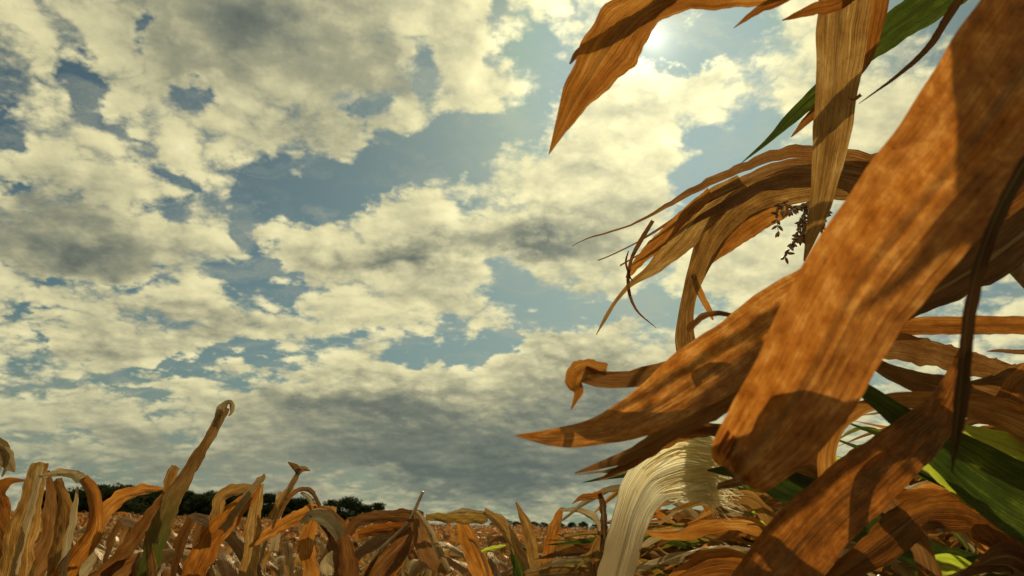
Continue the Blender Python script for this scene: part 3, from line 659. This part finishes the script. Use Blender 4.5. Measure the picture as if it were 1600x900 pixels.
blade(g, [(1600, -140, .78, 14), (1520, -30, .78, 15), (1485, 20, .78, 13), (1452, 72, .78, 10), (1405, 116, .78, 6), (1342, 162, .78, 1)], 'brown', fold=.7, across=6)
blade(g, [(1345, 148, .75, 6), (1334, 156, .75, 4), (1325, 152, .75, 1)], 'brown', across=4, fold=.5)
blade(g, [(1780, -340, .70, 50), (1500, -260, .70, 50), (1330, -90, .70, 50), (1225, -22, .70, 44), (1140, -12, .70, 46), (1070, -8, .70, 44), (1008, 14, .70, 66), (958, 62, .70, 90), (925, 112, .70, 76), (897, 160, .70, 46), (877, 198, .70, 22), (857, 242, .70, 1)],
      'rust', roll=-12, roll1=14, fold=.14, ripple=.12, ragged=.08, n=110, across=14, curl=.1)
blade(g, [(1075, -30, .71, 20), (1020, 14, .715, 26), (950, 58, .72, 26), (905, 80, .72, 14), (890, 100, .72, 3)], 'brown', roll=25, fold=.4, label='darker doubled edge of the leaf in front of the sun')
blade(g, [(1310, -60, .71, 16), (1225, -6, .71, 18), (1185, 14, .71, 13), (1146, 44, .71, 1)], 'rust', fold=.5, roll=20)
blade(g, [(1400, -80, .73, 20), (1320, -2, .73, 22), (1270, 14, .73, 18), (1222, 32, .73, 2)], 'rust', fold=.4, roll=10)

# 4: crossing leaves of the plant beyond the right edge
g = plant(1720, 420, 1.05, 'maize plant past the right edge with crossing dark leaves and one level brown leaf')
bx, by, _ = g.location
stem(g, [(bx, by, 0), (bx, by, .9), at(1720, 600, 1.05), at(1710, 300, 1.05), at(1700, 60, 1.06)], .013, .009)
stem(g, [at(1716, 560, 1.05), at(1660, 490, 1.02), at(1605, 430, 1.0), at(1560, 385, .99), at(1520, 352, .98)], .017, .013, name='side_shoot', nodes=False)
blade(g, [(1715, 270, .80, 40), (1640, 330, .78, 66), (1560, 395, .76, 66), (1480, 445, .75, 52), (1410, 485, .75, 34), (1340, 530, .75, 26), (1250, 570, .75, 18)], 'brown', roll=10, fold=.3, ripple=.1)
blade(g, [(1715, 230, .84, 40), (1640, 290, .83, 60), (1560, 345, .82, 64), (1480, 410, .81, 56), (1420, 455, .81, 40), (1370, 490, .81, 6)], 'rust', roll=-8, fold=.2)
blade(g, [(1716, 520, .98, 28), (1620, 509, .96, 28), (1500, 508, .93, 29), (1390, 511, .9, 26), (1300, 520, .88, 18), (1240, 530, .86, 4)], 'rust', roll=6, fold=.25, ripple=.05, ragged=.03)
blade(g, [(1712, 150, .46, 24), (1650, 180, .44, 28), (1600, 255, .42, 22), (1560, 330, .40, 20), (1530, 410, .40, 20), (1512, 490, .40, 20), (1504, 570, .40, 20), (1497, 640, .40, 22), (1490, 700, .40, 10), (1487, 740, .40, 1)], 'dark', roll=20, fold=.8, ripple=.06, across=12)
blade(g, [(1700, 520, 1.1, 8), (1620, 548, 1.1, 9), (1560, 548, 1.1, 5), (1542, 549, 1.1, 1)], 'brown', across=5)
blade(g, [(1720, 500, 1.0, 30), (1650, 560, .95, 36), (1590, 580, .92, 26), (1540, 594, .9, 12), (1500, 600, .9, 2)], 'dry', roll=20, fold=.3)
blade(g, [(1720, 520, .8, 60), (1660, 570, .78, 66), (1612, 600, .77, 60), (1585, 640, .77, 50), (1600, 690, .77, 40), (1640, 720, .77, 6)], 'rust', roll=-10, fold=.3)
blade(g, [(1690, 640, .95, 40), (1620, 600, .93, 44), (1570, 590, .92, 34), (1530, 600, .9, 8)], 'dry', roll=25, fold=.3)

# 5: plant with the green blades
g = plant(1760, 900, .85, 'still-green maize plant with long dark green blades at the lower right corner')
bx, by, _ = g.location
stem(g, [(bx, by, 0), (bx, by, .8), at(1760, 950, .85), at(1750, 700, .86)], .014, .011, 'stalk_green')
blade(g, [(1755, 880, .72, 60), (1660, 815, .70, 112), (1560, 755, .68, 108), (1480, 700, .67, 74), (1410, 652, .66, 40), (1360, 615, .65, 26), (1325, 588, .65, 14), (1300, 560, .65, 1)], 'green', roll=12, fold=.30, ripple=.06, ragged=.02, n=70, across=12)
blade(g, [(1600, 830, .74, 14), (1530, 785, .73, 30), (1478, 742, .73, 34), (1432, 708, .73, 24), (1385, 676, .73, 3)], 'lime', roll=-10, fold=.25, label='yellow-green blade added as the sunlit edge of the green blade')  # lighter colour stands for sun shining through the green blade's lower edge
blade(g, [(1755, 780, .80, 40), (1660, 735, .78, 52), (1590, 704, .76, 44), (1530, 682, .75, 30), (1480, 664, .75, 8)], 'lime', roll=-15, fold=.2, ripple=.06, label='yellow-green blade added as the sunlit edge of the green blade')
blade(g, [(1755, 740, .84, 50), (1650, 665, .82, 56), (1560, 628, .80, 50), (1480, 608, .78, 42), (1410, 588, .76, 30), (1345, 556, .75, 12), (1310, 535, .75, 1)], 'brown', roll=10, fold=.3, ripple=.08)
blade(g, [(1560, 640, .82, 8), (1490, 612, .80, 26), (1430, 596, .79, 24), (1380, 574, .78, 6)], 'turning', roll=-5, fold=.2)
blade(g, [(1755, 720, .76, 60), (1660, 690, .75, 62), (1590, 655, .74, 52), (1510, 632, .73, 38), (1430, 624, .72, 26), (1360, 632, .72, 22), (1312, 660, .72, 24), (1294, 700, .72, 26), (1292, 745, .72, 26), (1300, 790, .72, 20), (1310, 820, .72, 4)], 'rust', roll=8, fold=.25, ripple=.08, n=70)
blade(g, [(1755, 900, .90, 40), (1640, 900, .88, 40), (1480, 880, .85, 46), (1370, 830, .82, 58), (1290, 790, .80, 62), (1215, 755, .78, 50), (1150, 738, .77, 26), (1105, 735, .77, 2)], 'green', roll=-14, fold=.3, ripple=.06)
for k, (a_, b_, c_) in enumerate((((1500, 740), (1400, 690), (1310, 655)), ((1480, 760), (1380, 715), (1290, 680)), ((1420, 770), (1330, 735), (1250, 700)), ((1560, 790), (1450, 745), (1380, 690)), ((1450, 800), (1380, 790), (1300, 760)))):
    blade(g, [(*a_, .98, 8), (*b_, .97, 9), (*c_, .96, 1)], 'green', fold=.5, across=4, ragged=.02)

# 6: plant with the slanting rust blade at bottom right
g = plant(1150, 1060, .59, 'near maize plant whose slanting rust leaf rises from the bottom edge towards the right')
bx, by, _ = g.location
stem(g, [(bx, by, 0), (bx, by, .6), at(1150, 1180, .59), at(1160, 1050, .59)], .013, .011)
blade(g, [(1150, 1040, 0.59, 50), (1185, 945, 0.60, 104), (1238, 865, 0.61, 104), (1300, 796, 0.62, 98), (1370, 735, 0.63, 86), (1425, 688, 0.64, 74), (1468, 645, 0.65, 54), (1490, 600, 0.66, 34), (1500, 560, 0.67, 14), (1503, 535, 0.67, 1)], 'broad', roll=6, roll1=-14, fold=.12, ripple=.06, ragged=.025, across=14, n=80)

# 7: bleached frayed leaf
g = plant(945, 1010, .90, 'pale straw-coloured maize plant with a frayed bleached top bent over to the right', name='frayed_maize_plant')
bx, by, _ = g.location
stem(g, [(bx, by, 0), (bx, by, .8), at(945, 1100, .90), at(950, 960, .90)], .013, .012)
blade(g, [(947, 1000, .90, 48), (958, 925, .90, 52), (975, 855, .90, 54), (990, 800, .90, 60), (1018, 752, .90, 76), (1062, 730, .90, 90), (1100, 732, .90, 84), (1126, 738, .90, 66), (1146, 744, .90, 30)], 'husk', roll=6, fold=.30, ripple=.14, ragged=.05, across=14, n=70, curl=.2)
def frayed(parent):
    rng = np.random.default_rng(8); parts = []; base = np.array(parent.location)
    key = [(962, 900, 24), (978, 850, 27), (992, 800, 31), (1018, 752, 42), (1062, 728, 52), (1105, 730, 50), (1150, 742, 44)]
    for k in range(240):
        s_ = rng.uniform(-1.05, 1.05); i0 = rng.choice([3, 4, 4, 5, 5, 5]); d = .892 + rng.uniform(-.016, .022)
        path = []
        for i in range(i0, 7):
            x, y, r = key[i]; nx, ny = ((-.95, -.2), (-.95, -.2), (-.9, -.3), (-.6, -.75), (-.1, -1), (.1, -1), (.25, -1))[i]
            j_ = (4, 7, 10)[min(2, i - i0)]
            path.append((x + nx * r * s_ + rng.uniform(-j_, j_), y + ny * r * s_ + rng.uniform(-j_, j_), (.5, 1.8, 2.0, 1.8, 1.6, 1.2, 1.0)[i - i0]))
        x, y, _ = path[-1]; path[-1] = (x + rng.uniform(-34, 22), y + rng.uniform(-14, 18) + s_ * -10, .5)
        Q = [(*at(x, y, d), w * d / F) for x, y, w in path]
        S = spline(Q, 18); C = S[:, :3]; wd = np.maximum(S[:, 3], .0002)
        T = nrm(np.gradient(C, axis=0)); Wd = nrm(np.cross(T, nrm(C - CAMN) + rng.normal(size=3) * .5))
        parts.append(ribbon(C, Wd, wd, .3, rng, 2))
    V, Fc, UV = merge(parts); o = link('leaf_fibres', mesh_of('leaf_fibres', V - base, Fc, UV, MAT['straw']), parent); o['label'] = 'shredded straw-coloured fibres'
frayed(g)

# 8: streaming twin strips under the broad leaf
g = plant(1330, 900, .874, 'maize plant with thin torn brown strips streaming left behind the frayed pale leaf')
bx, by, _ = g.location
stem(g, [(bx, by, 0), (bx, by, .8), at(1330, 900, .874), at(1310, 740, .874)], .012, .009)
blade(g, [(1312, 745, 0.874, 20), (1230, 690, 0.836, 34), (1150, 672, 0.798, 24), (1075, 664, 0.760, 16)], 'brown', roll=30, fold=.5)
blade(g, [(1150, 672, 0.798, 16), (1085, 675, 0.760, 18), (1035, 690, 0.745, 22), (985, 722, 0.737, 18), (936, 750, 0.730, 2)], 'rust', roll=25, fold=.4)
blade(g, [(1120, 665, 0.798, 12), (1060, 668, 0.760, 16), (1015, 700, 0.745, 16), (975, 728, 0.737, 12), (898, 742, 0.730, 1)], 'pale', roll=50, fold=.5)
blade(g, [(1312, 760, 0.836, 30), (1250, 735, 0.798, 30), (1190, 742, 0.760, 24), (1120, 760, 0.722, 10)], 'dry', roll=20, fold=.4)

# 9-11: windblown leaves low on the right
def wind_plant(px, py, d, label, leaves, sm='stalk'):
    g = plant(px, py, d, label, 'low windblown plants at the lower right'); bx, by, _ = g.location
    stem(g, [(bx, by, 0), (bx, by, .7), at(px, py + 80, d), at(px - 6, py - 40, d)], .012, .009, sm)
    for k, (mt, pts, ro) in enumerate(leaves): blade(g, pts, mt, roll=ro, roll1=ro + 30, fold=.35, ripple=.16, ragged=.07, seed=k)
wind_plant(1640, 960, .85, 'maize plant with a crumpled rust leaf arching low over the bottom right corner', [
    ('rust', [(1634, 900, .85, 20), (1580, 850, .80, 50), (1520, 805, .76, 62), (1450, 800, .72, 58), (1390, 840, .70, 54), (1330, 885, .68, 40), (1280, 920, .68, 10)], -20),
    ('pale', [(1640, 920, .80, 16), (1560, 885, .76, 24), (1480, 900, .74, 22), (1400, 930, .72, 10)], 40),
    ('rust', [(1636, 900, .85, 30), (1560, 830, .84, 40), (1480, 780, .82, 34), (1400, 775, .80, 26), (1320, 800, .78, 3)], 15),
    ('brown', [(1640, 930, .8, 50), (1600, 880, .78, 56), (1560, 870, .76, 40), (1500, 900, .74, 10)], 0)])
wind_plant(1560, 900, 1.1, 'maize plant with a pale-edged folded leaf above the crumpled rust leaf at lower right', [
    ('pale', [(1554, 840, 1.1, 20), (1500, 760, 1.05, 20), (1460, 748, 1.02, 14), (1400, 768, 1.0, 13), (1330, 796, .98, 2)], 60),
    ('rust', [(1552, 860, 1.1, 30), (1480, 780, 1.05, 44), (1410, 785, 1.02, 40), (1370, 830, 1.0, 30), (1365, 890, .98, 20)], 10),
    ('dry', [(1552, 850, 1.1, 20), (1600, 780, 1.1, 30), (1640, 800, 1.1, 26)], 10),
    ('lime', [(1554, 830, 1.15, 12), (1460, 792, 1.1, 16), (1400, 788, 1.06, 10), (1360, 795, 1.04, 1)], 20)])
wind_plant(1480, 1000, .75, 'maize plant with a dark drooping leaf and yellowing blade beside the slanting rust leaf', [
    ('brown', [(1474, 960, .75, 30), (1440, 850, .74, 40), (1380, 770, .74, 40), (1340, 740, .74, 24)], 20),
    ('pale', [(1474, 960, .75, 20), (1400, 880, .74, 22), (1320, 850, .73, 16), (1230, 880, .72, 10), (1150, 930, .72, 2)], 50),
    ('lime', [(1474, 960, .78, 20), (1500, 900, .78, 44), (1470, 880, .77, 40), (1430, 900, .77, 10)], 0)])
wind_plant(1250, 980, 1.0, 'maize plant with long level brown leaves streaming left across the lower centre', [
    ('rust', [(1244, 900, 1.0, 20), (1200, 830, .98, 30), (1130, 815, .96, 32), (1050, 832, .94, 30), (1000, 828, .92, 4)], 30),
    ('dry', [(1244, 900, 1.0, 20), (1190, 790, 1.0, 26), (1120, 775, .98, 24), (1040, 800, .96, 3)], 20),
    ('pale', [(1244, 910, 1.0, 16), (1180, 860, .98, 16), (1100, 855, .96, 14), (1030, 880, .94, 2)], 60),
    ('rust', [(1244, 930, .95, 20), (1150, 880, .92, 40), (1080, 890, .9, 40), (1020, 930, .88, 10)], 0),
    ('dry', [(1244, 880, 1.0, 20), (1270, 800, 1.05, 26), (1220, 735, 1.1, 20), (1150, 730, 1.1, 3)], 40)])

rt2 = np.random.default_rng(21)
for k, (px, yy, d) in enumerate(((1340, 850, 1.35), (1420, 830, 1.5), (1500, 840, 1.4), (1590, 820, 1.55), (1660, 800, 1.5), (1230, 860, 1.3), (1150, 870, 1.5), (1540, 880, 1.1), (1380, 900, 1.1), (1680, 860, 1.2), (1180, 850, 1.9), (1100, 870, 1.8), (1260, 820, 2.0), (1340, 800, 2.1), (1060, 880, 1.5), (1430, 770, 1.8), (1530, 750, 1.9), (1620, 740, 1.8))):
    g = plant(px, 980, d, 'thin-leaved windblown maize plant in the fine tangle at the lower right', 'thin windblown plants at the lower right'); bx, by, _ = g.location
    stem(g, [(bx, by, 0), (bx, by, .7), at(px, 960, d), at(px - 4, yy, d)], .010, .006)
    for m_ in range(15):
        y0 = yy + rt2.uniform(-30, 90); L_ = rt2.uniform(120, 300); rise = rt2.uniform(-20, 130); w_ = rt2.uniform(6, 20); sg = -1 if rt2.random() < .8 else .7
        mt = rt2.choice(['pale', 'dry', 'rust', 'brown', 'lime', 'green', 'turning'], p=[.27, .27, .15, .06, .09, .09, .07])
        blade(g, [(px, y0, d, 6), (px + sg * L_ * .3, y0 - rise * .75, d + rt2.uniform(-.08, .05), w_), (px + sg * L_ * .65, y0 - rise + rt2.uniform(-10, 16), d + rt2.uniform(-.12, .05), w_), (px + sg * L_, y0 - rise * .8 + rt2.uniform(-20, 50), d + rt2.uniform(-.16, .05), 1)],
              str(mt), roll=rt2.uniform(-50, 60), roll1=rt2.uniform(-60, 70), fold=.5, across=5, ripple=.2, ragged=.1, n=26, crumple=.15)

# ------------------------------------------------------------------ plants close to the camera, left and centre
def left_plant(px, d, label, leaves, top=None, sm='stalk', group='near withered plants along the bottom edge', split=0):
    g = plant(px, 960, d, label, group); bx, by, _ = g.location
    pts = [(bx, by, 0), (bx, by, .7), at(px, 1050, d), at(px, 930, d)]
    r1 = .011
    if top: pts += [at(x, y, d) for x, y in top]; r1 = .003
    stem(g, pts, .013, r1, sm)
    for k, (mt, p_, ro) in enumerate(leaves):
        blade(g, [(x, y, d + dd, w * (.74 if w > 20 else .9)) for x, y, dd, w in p_], mt, roll=ro, roll1=ro + (15 if k % 2 else -15), fold=(.4, .9, .6)[k % 3], ripple=.2, ragged=.09, seed=k + 3, crumple=.14, split=split if k == 0 else 0)
left_plant(25, 1.25, 'pale broken-topped maize stalk with striped upright sheaths at the far left', [
    ('dry', [(22, 935, 0, 56), (30, 850, -.02, 62), (48, 780, -.03, 44), (60, 730, -.03, 34), (62, 722, -.03, 30)], 5),
    ('pale', [(14, 935, -.04, 14), (32, 860, -.05, 13), (52, 790, -.06, 13), (66, 728, -.06, 10)], 10),
    ('rust', [(20, 935, .05, 60), (0, 850, .06, 66), (-15, 780, .08, 50), (10, 752, .1, 20), (40, 750, .1, 4)], -10),
    ('brown', [(25, 935, .1, 60), (75, 850, .1, 40), (82, 790, .1, 30), (76, 735, .1, 4)], 15)])
left_plant(70, 1.15, 'maize plant with a leaf arched over like a hook beside the far left stalk', [
    ('pale', [(62, 745, .04, 6), (85, 741, .03, 14), (110, 741, .02, 17), (130, 752, 0, 20)], 40),
    ('rust', [(128, 748, 0, 16), (142, 768, 0, 26), (147, 800, 0, 30), (138, 838, 0, 36), (105, 880, 0, 48), (70, 935, 0, 60)], 15),
    ('dry', [(80, 935, .06, 44), (95, 850, .06, 42), (98, 790, .06, 30), (88, 748, .04, 14)], -10),
    ('pale', [(96, 935, -.02, 16), (104, 870, -.02, 16), (118, 800, -.02, 14), (122, 760, -.02, 4)], 30)])
left_plant(-40, 1.1, 'maize plant peeping in at the left edge with a pink-buff curled tip', [
    ('pale', [(-40, 935, 0, 40), (-30, 800, 0, 40), (-12, 720, 0, 36), (6, 712, 0, 34), (18, 730, 0, 16), (23, 738, 0, 2)], 5),
    ('pale', [(-12, 690, 0, 20), (0, 700, 0, 20), (8, 722, 0, 14), (2, 745, 0, 3)], 30)])
left_plant(222, 1.3, 'maize plant with one long half-green rolled leaf rising highest on the left', [
    ('rolled', [(222, 935, 0, 34), (246, 840, 0, 42), (270, 780, 0, 37), (296, 735, 0, 29), (322, 692, 0, 21), (340, 660, 0, 17), (352, 636, 0, 15)], 10),
    ('pale', [(338, 668, -.005, 12), (350, 640, -.01, 16), (358, 630, 0, 12), (360, 642, .01, 8), (357, 650, .01, 3)], 30),
    ('brown', [(340, 655, 0, 5), (343, 636, .01, 6), (352, 630, .02, 5)], 0),
    ('dry', [(255, 830, .03, 20), (262, 780, .03, 24), (268, 745, .03, 22), (275, 728, .03, 16)], 0),
    ('brown', [(120, 935, .1, 30), (180, 880, .08, 30), (225, 820, .05, 30), (262, 768, .03, 16)], 10),
    ('rust', [(140, 850, .1, 20), (175, 790, .1, 32), (220, 768, .08, 26), (255, 765, .05, 6)], 10),
    ('dry', [(240, 935, -.05, 20), (236, 880, -.05, 16), (228, 830, -.05, 4)], 0)], sm='stalk_green')
left_plant(300, 1.5, 'maize plant with a folded leaf pointing up right to a pale knobbly tip', [
    ('rust', [(285, 935, 0, 50), (325, 850, 0, 50), (360, 805, 0, 44), (390, 775, 0, 26), (405, 756, 0, 12)], 0),
    ('pale', [(350, 830, -.03, 16), (375, 795, -.03, 15), (395, 768, -.03, 15), (412, 748, -.03, 12), (413, 740, -.03, 2)], 20),
    ('dry', [(340, 830, .05, 30), (345, 780, .05, 26), (372, 765, .05, 20), (400, 760, .05, 4)], 20),
    ('dry', [(380, 935, .05, 40), (395, 860, .05, 36), (400, 800, .05, 30), (408, 755, .05, 14)], 10)])
left_plant(395, 1.6, 'slender dry maize stem topped by a small forked leaf left of centre', [
    ('dry', [(470, 740, 0, 8), (462, 731, 0, 12), (450, 722, 0, 2)], 0), ('pale', [(462, 738, 0, 8), (474, 733, 0, 10), (485, 736, 0, 2)], 0),
    ('dry', [(425, 812, 0, 14), (436, 790, .0, 16), (452, 765, 0, 12), (466, 738, 0, 8)], 10),
    ('pale', [(428, 860, .03, 16), (432, 820, .03, 16), (437, 782, .03, 14), (438, 768, .03, 11)], 0)], top=[(420, 830), (442, 785), (466, 740)])
left_plant(495, 1.45, 'maize plant whose broad leaf bends over and hangs straight down near the centre left', [
    ('pale', [(470, 818, 0, 10), (490, 806, -.02, 26), (515, 815, -.03, 34), (532, 840, -.03, 30)], 30),
    ('brown', [(488, 800, 0, 22), (515, 818, -.02, 40), (530, 855, -.02, 48), (540, 935, -.02, 50)], 10),
    ('rust', [(495, 935, 0, 30), (480, 850, 0, 32), (492, 800, 0, 24), (470, 805, .02, 26), (425, 830, .04, 20), (390, 855, .05, 4)], 10),
    ('brown', [(430, 820, .05, 4), (455, 775, .05, 8), (480, 765, .04, 9), (496, 785, .02, 8), (502, 812, 0, 8)], 20),
    ('pale', [(470, 770, .03, 5), (484, 782, .02, 8), (488, 810, 0, 8)], 20),
    ('dry', [(510, 820, .1, 20), (515, 800, .1, 30), (516, 790, .1, 30)], 0)])
left_plant(560, 1.4, 'maize plant with one leaf running level along the horizon and a triangular hanging fold', [
    ('brown', [(545, 835, .02, 14), (560, 815, .02, 24), (600, 808, .01, 26), (645, 806, 0, 26), (662, 806, 0, 12)], 20),
    ('rust', [(560, 835, .04, 14), (600, 826, .03, 24), (650, 822, .02, 20)], 0),
    ('brown', [(655, 803, 0, 12), (640, 840, 0, 40), (600, 885, 0, 50), (560, 940, 0, 50)], 5),
    ('brown', [(652, 802, -.02, 10), (662, 840, -.03, 44), (680, 875, -.03, 44), (697, 897, -.03, 3)], -10),
    ('pale', [(650, 799, -.03, 6), (668, 825, -.04, 12), (684, 860, -.05, 13), (702, 893, -.05, 7)], 20),
    ('rust', [(650, 820, .02, 6), (632, 860, .02, 18), (605, 905, .02, 18), (590, 940, .02, 18)], 5)], top=[(600, 850), (655, 803), (661, 768)])
left_plant(770, 1.45, 'maize plant with a kinked half-green leaf meeting the triangular fold from the right', [
    ('turning', [(665, 808, 0, 10), (700, 810, 0, 18), (745, 810, 0, 20), (762, 808, 0, 16)], 20),
    ('pale', [(700, 803, -.01, 4), (725, 800, -.01, 9), (755, 803, -.01, 6)], 30),
    ('dry', [(755, 800, 0, 12), (780, 818, -.02, 26), (802, 850, -.03, 26), (825, 890, -.03, 16)], 30),
    ('rust', [(770, 935, .05, 40), (745, 870, .05, 44), (725, 825, .05, 30), (720, 808, .05, 10)], 10),
    ('brown', [(733, 842, 0, 5), (745, 850, -.02, 7), (760, 885, -.02, 6), (768, 925, -.02, 3)], 0),
    ('lime', [(752, 862, -.05, 4), (770, 858, -.05, 10), (795, 852, -.05, 3)], 10)])
left_plant(845, 1.5, 'maize plant with a twisted orange leaf and two pale drooping strips at lower centre', [
    ('rust', [(850, 935, 0, 22), (858, 860, 0, 24), (868, 820, 0, 18), (878, 796, 0, 8), (885, 797, 0, 2)], 20),
    ('pale', [(875, 798, -.02, 4), (905, 800, -.02, 12), (930, 815, -.02, 16), (938, 845, -.02, 12)], 30),
    ('dry', [(845, 935, 0, 26), (832, 860, 0, 24), (822, 820, 0, 18), (806, 785, 0, 3)], 10),
    ('pale', [(845, 930, 0, 12), (875, 870, 0, 16), (905, 885, 0, 14), (930, 930, 0, 3)], 20),
    ('green', [(820, 935, -.05, 18), (806, 880, -.05, 18), (800, 840, -.05, 4)], 0)])
left_plant(946, 1.35, 'thin upright maize stem bent at the top into a small flag to the left', [
    ('rust', [(941, 772, 0, 14), (925, 775, 0, 12), (908, 778, 0, 9), (894, 787, 0, 1)], 10),
    ('brown', [(944, 860, 0, 12), (945, 815, 0, 12), (943, 785, 0, 12), (938, 770, 0, 8)], 10),
    ('dry', [(948, 935, 0, 30), (930, 890, 0, 26), (935, 850, 0, 18), (950, 830, 0, 4)], 10)], top=[(945, 850), (942, 782)])
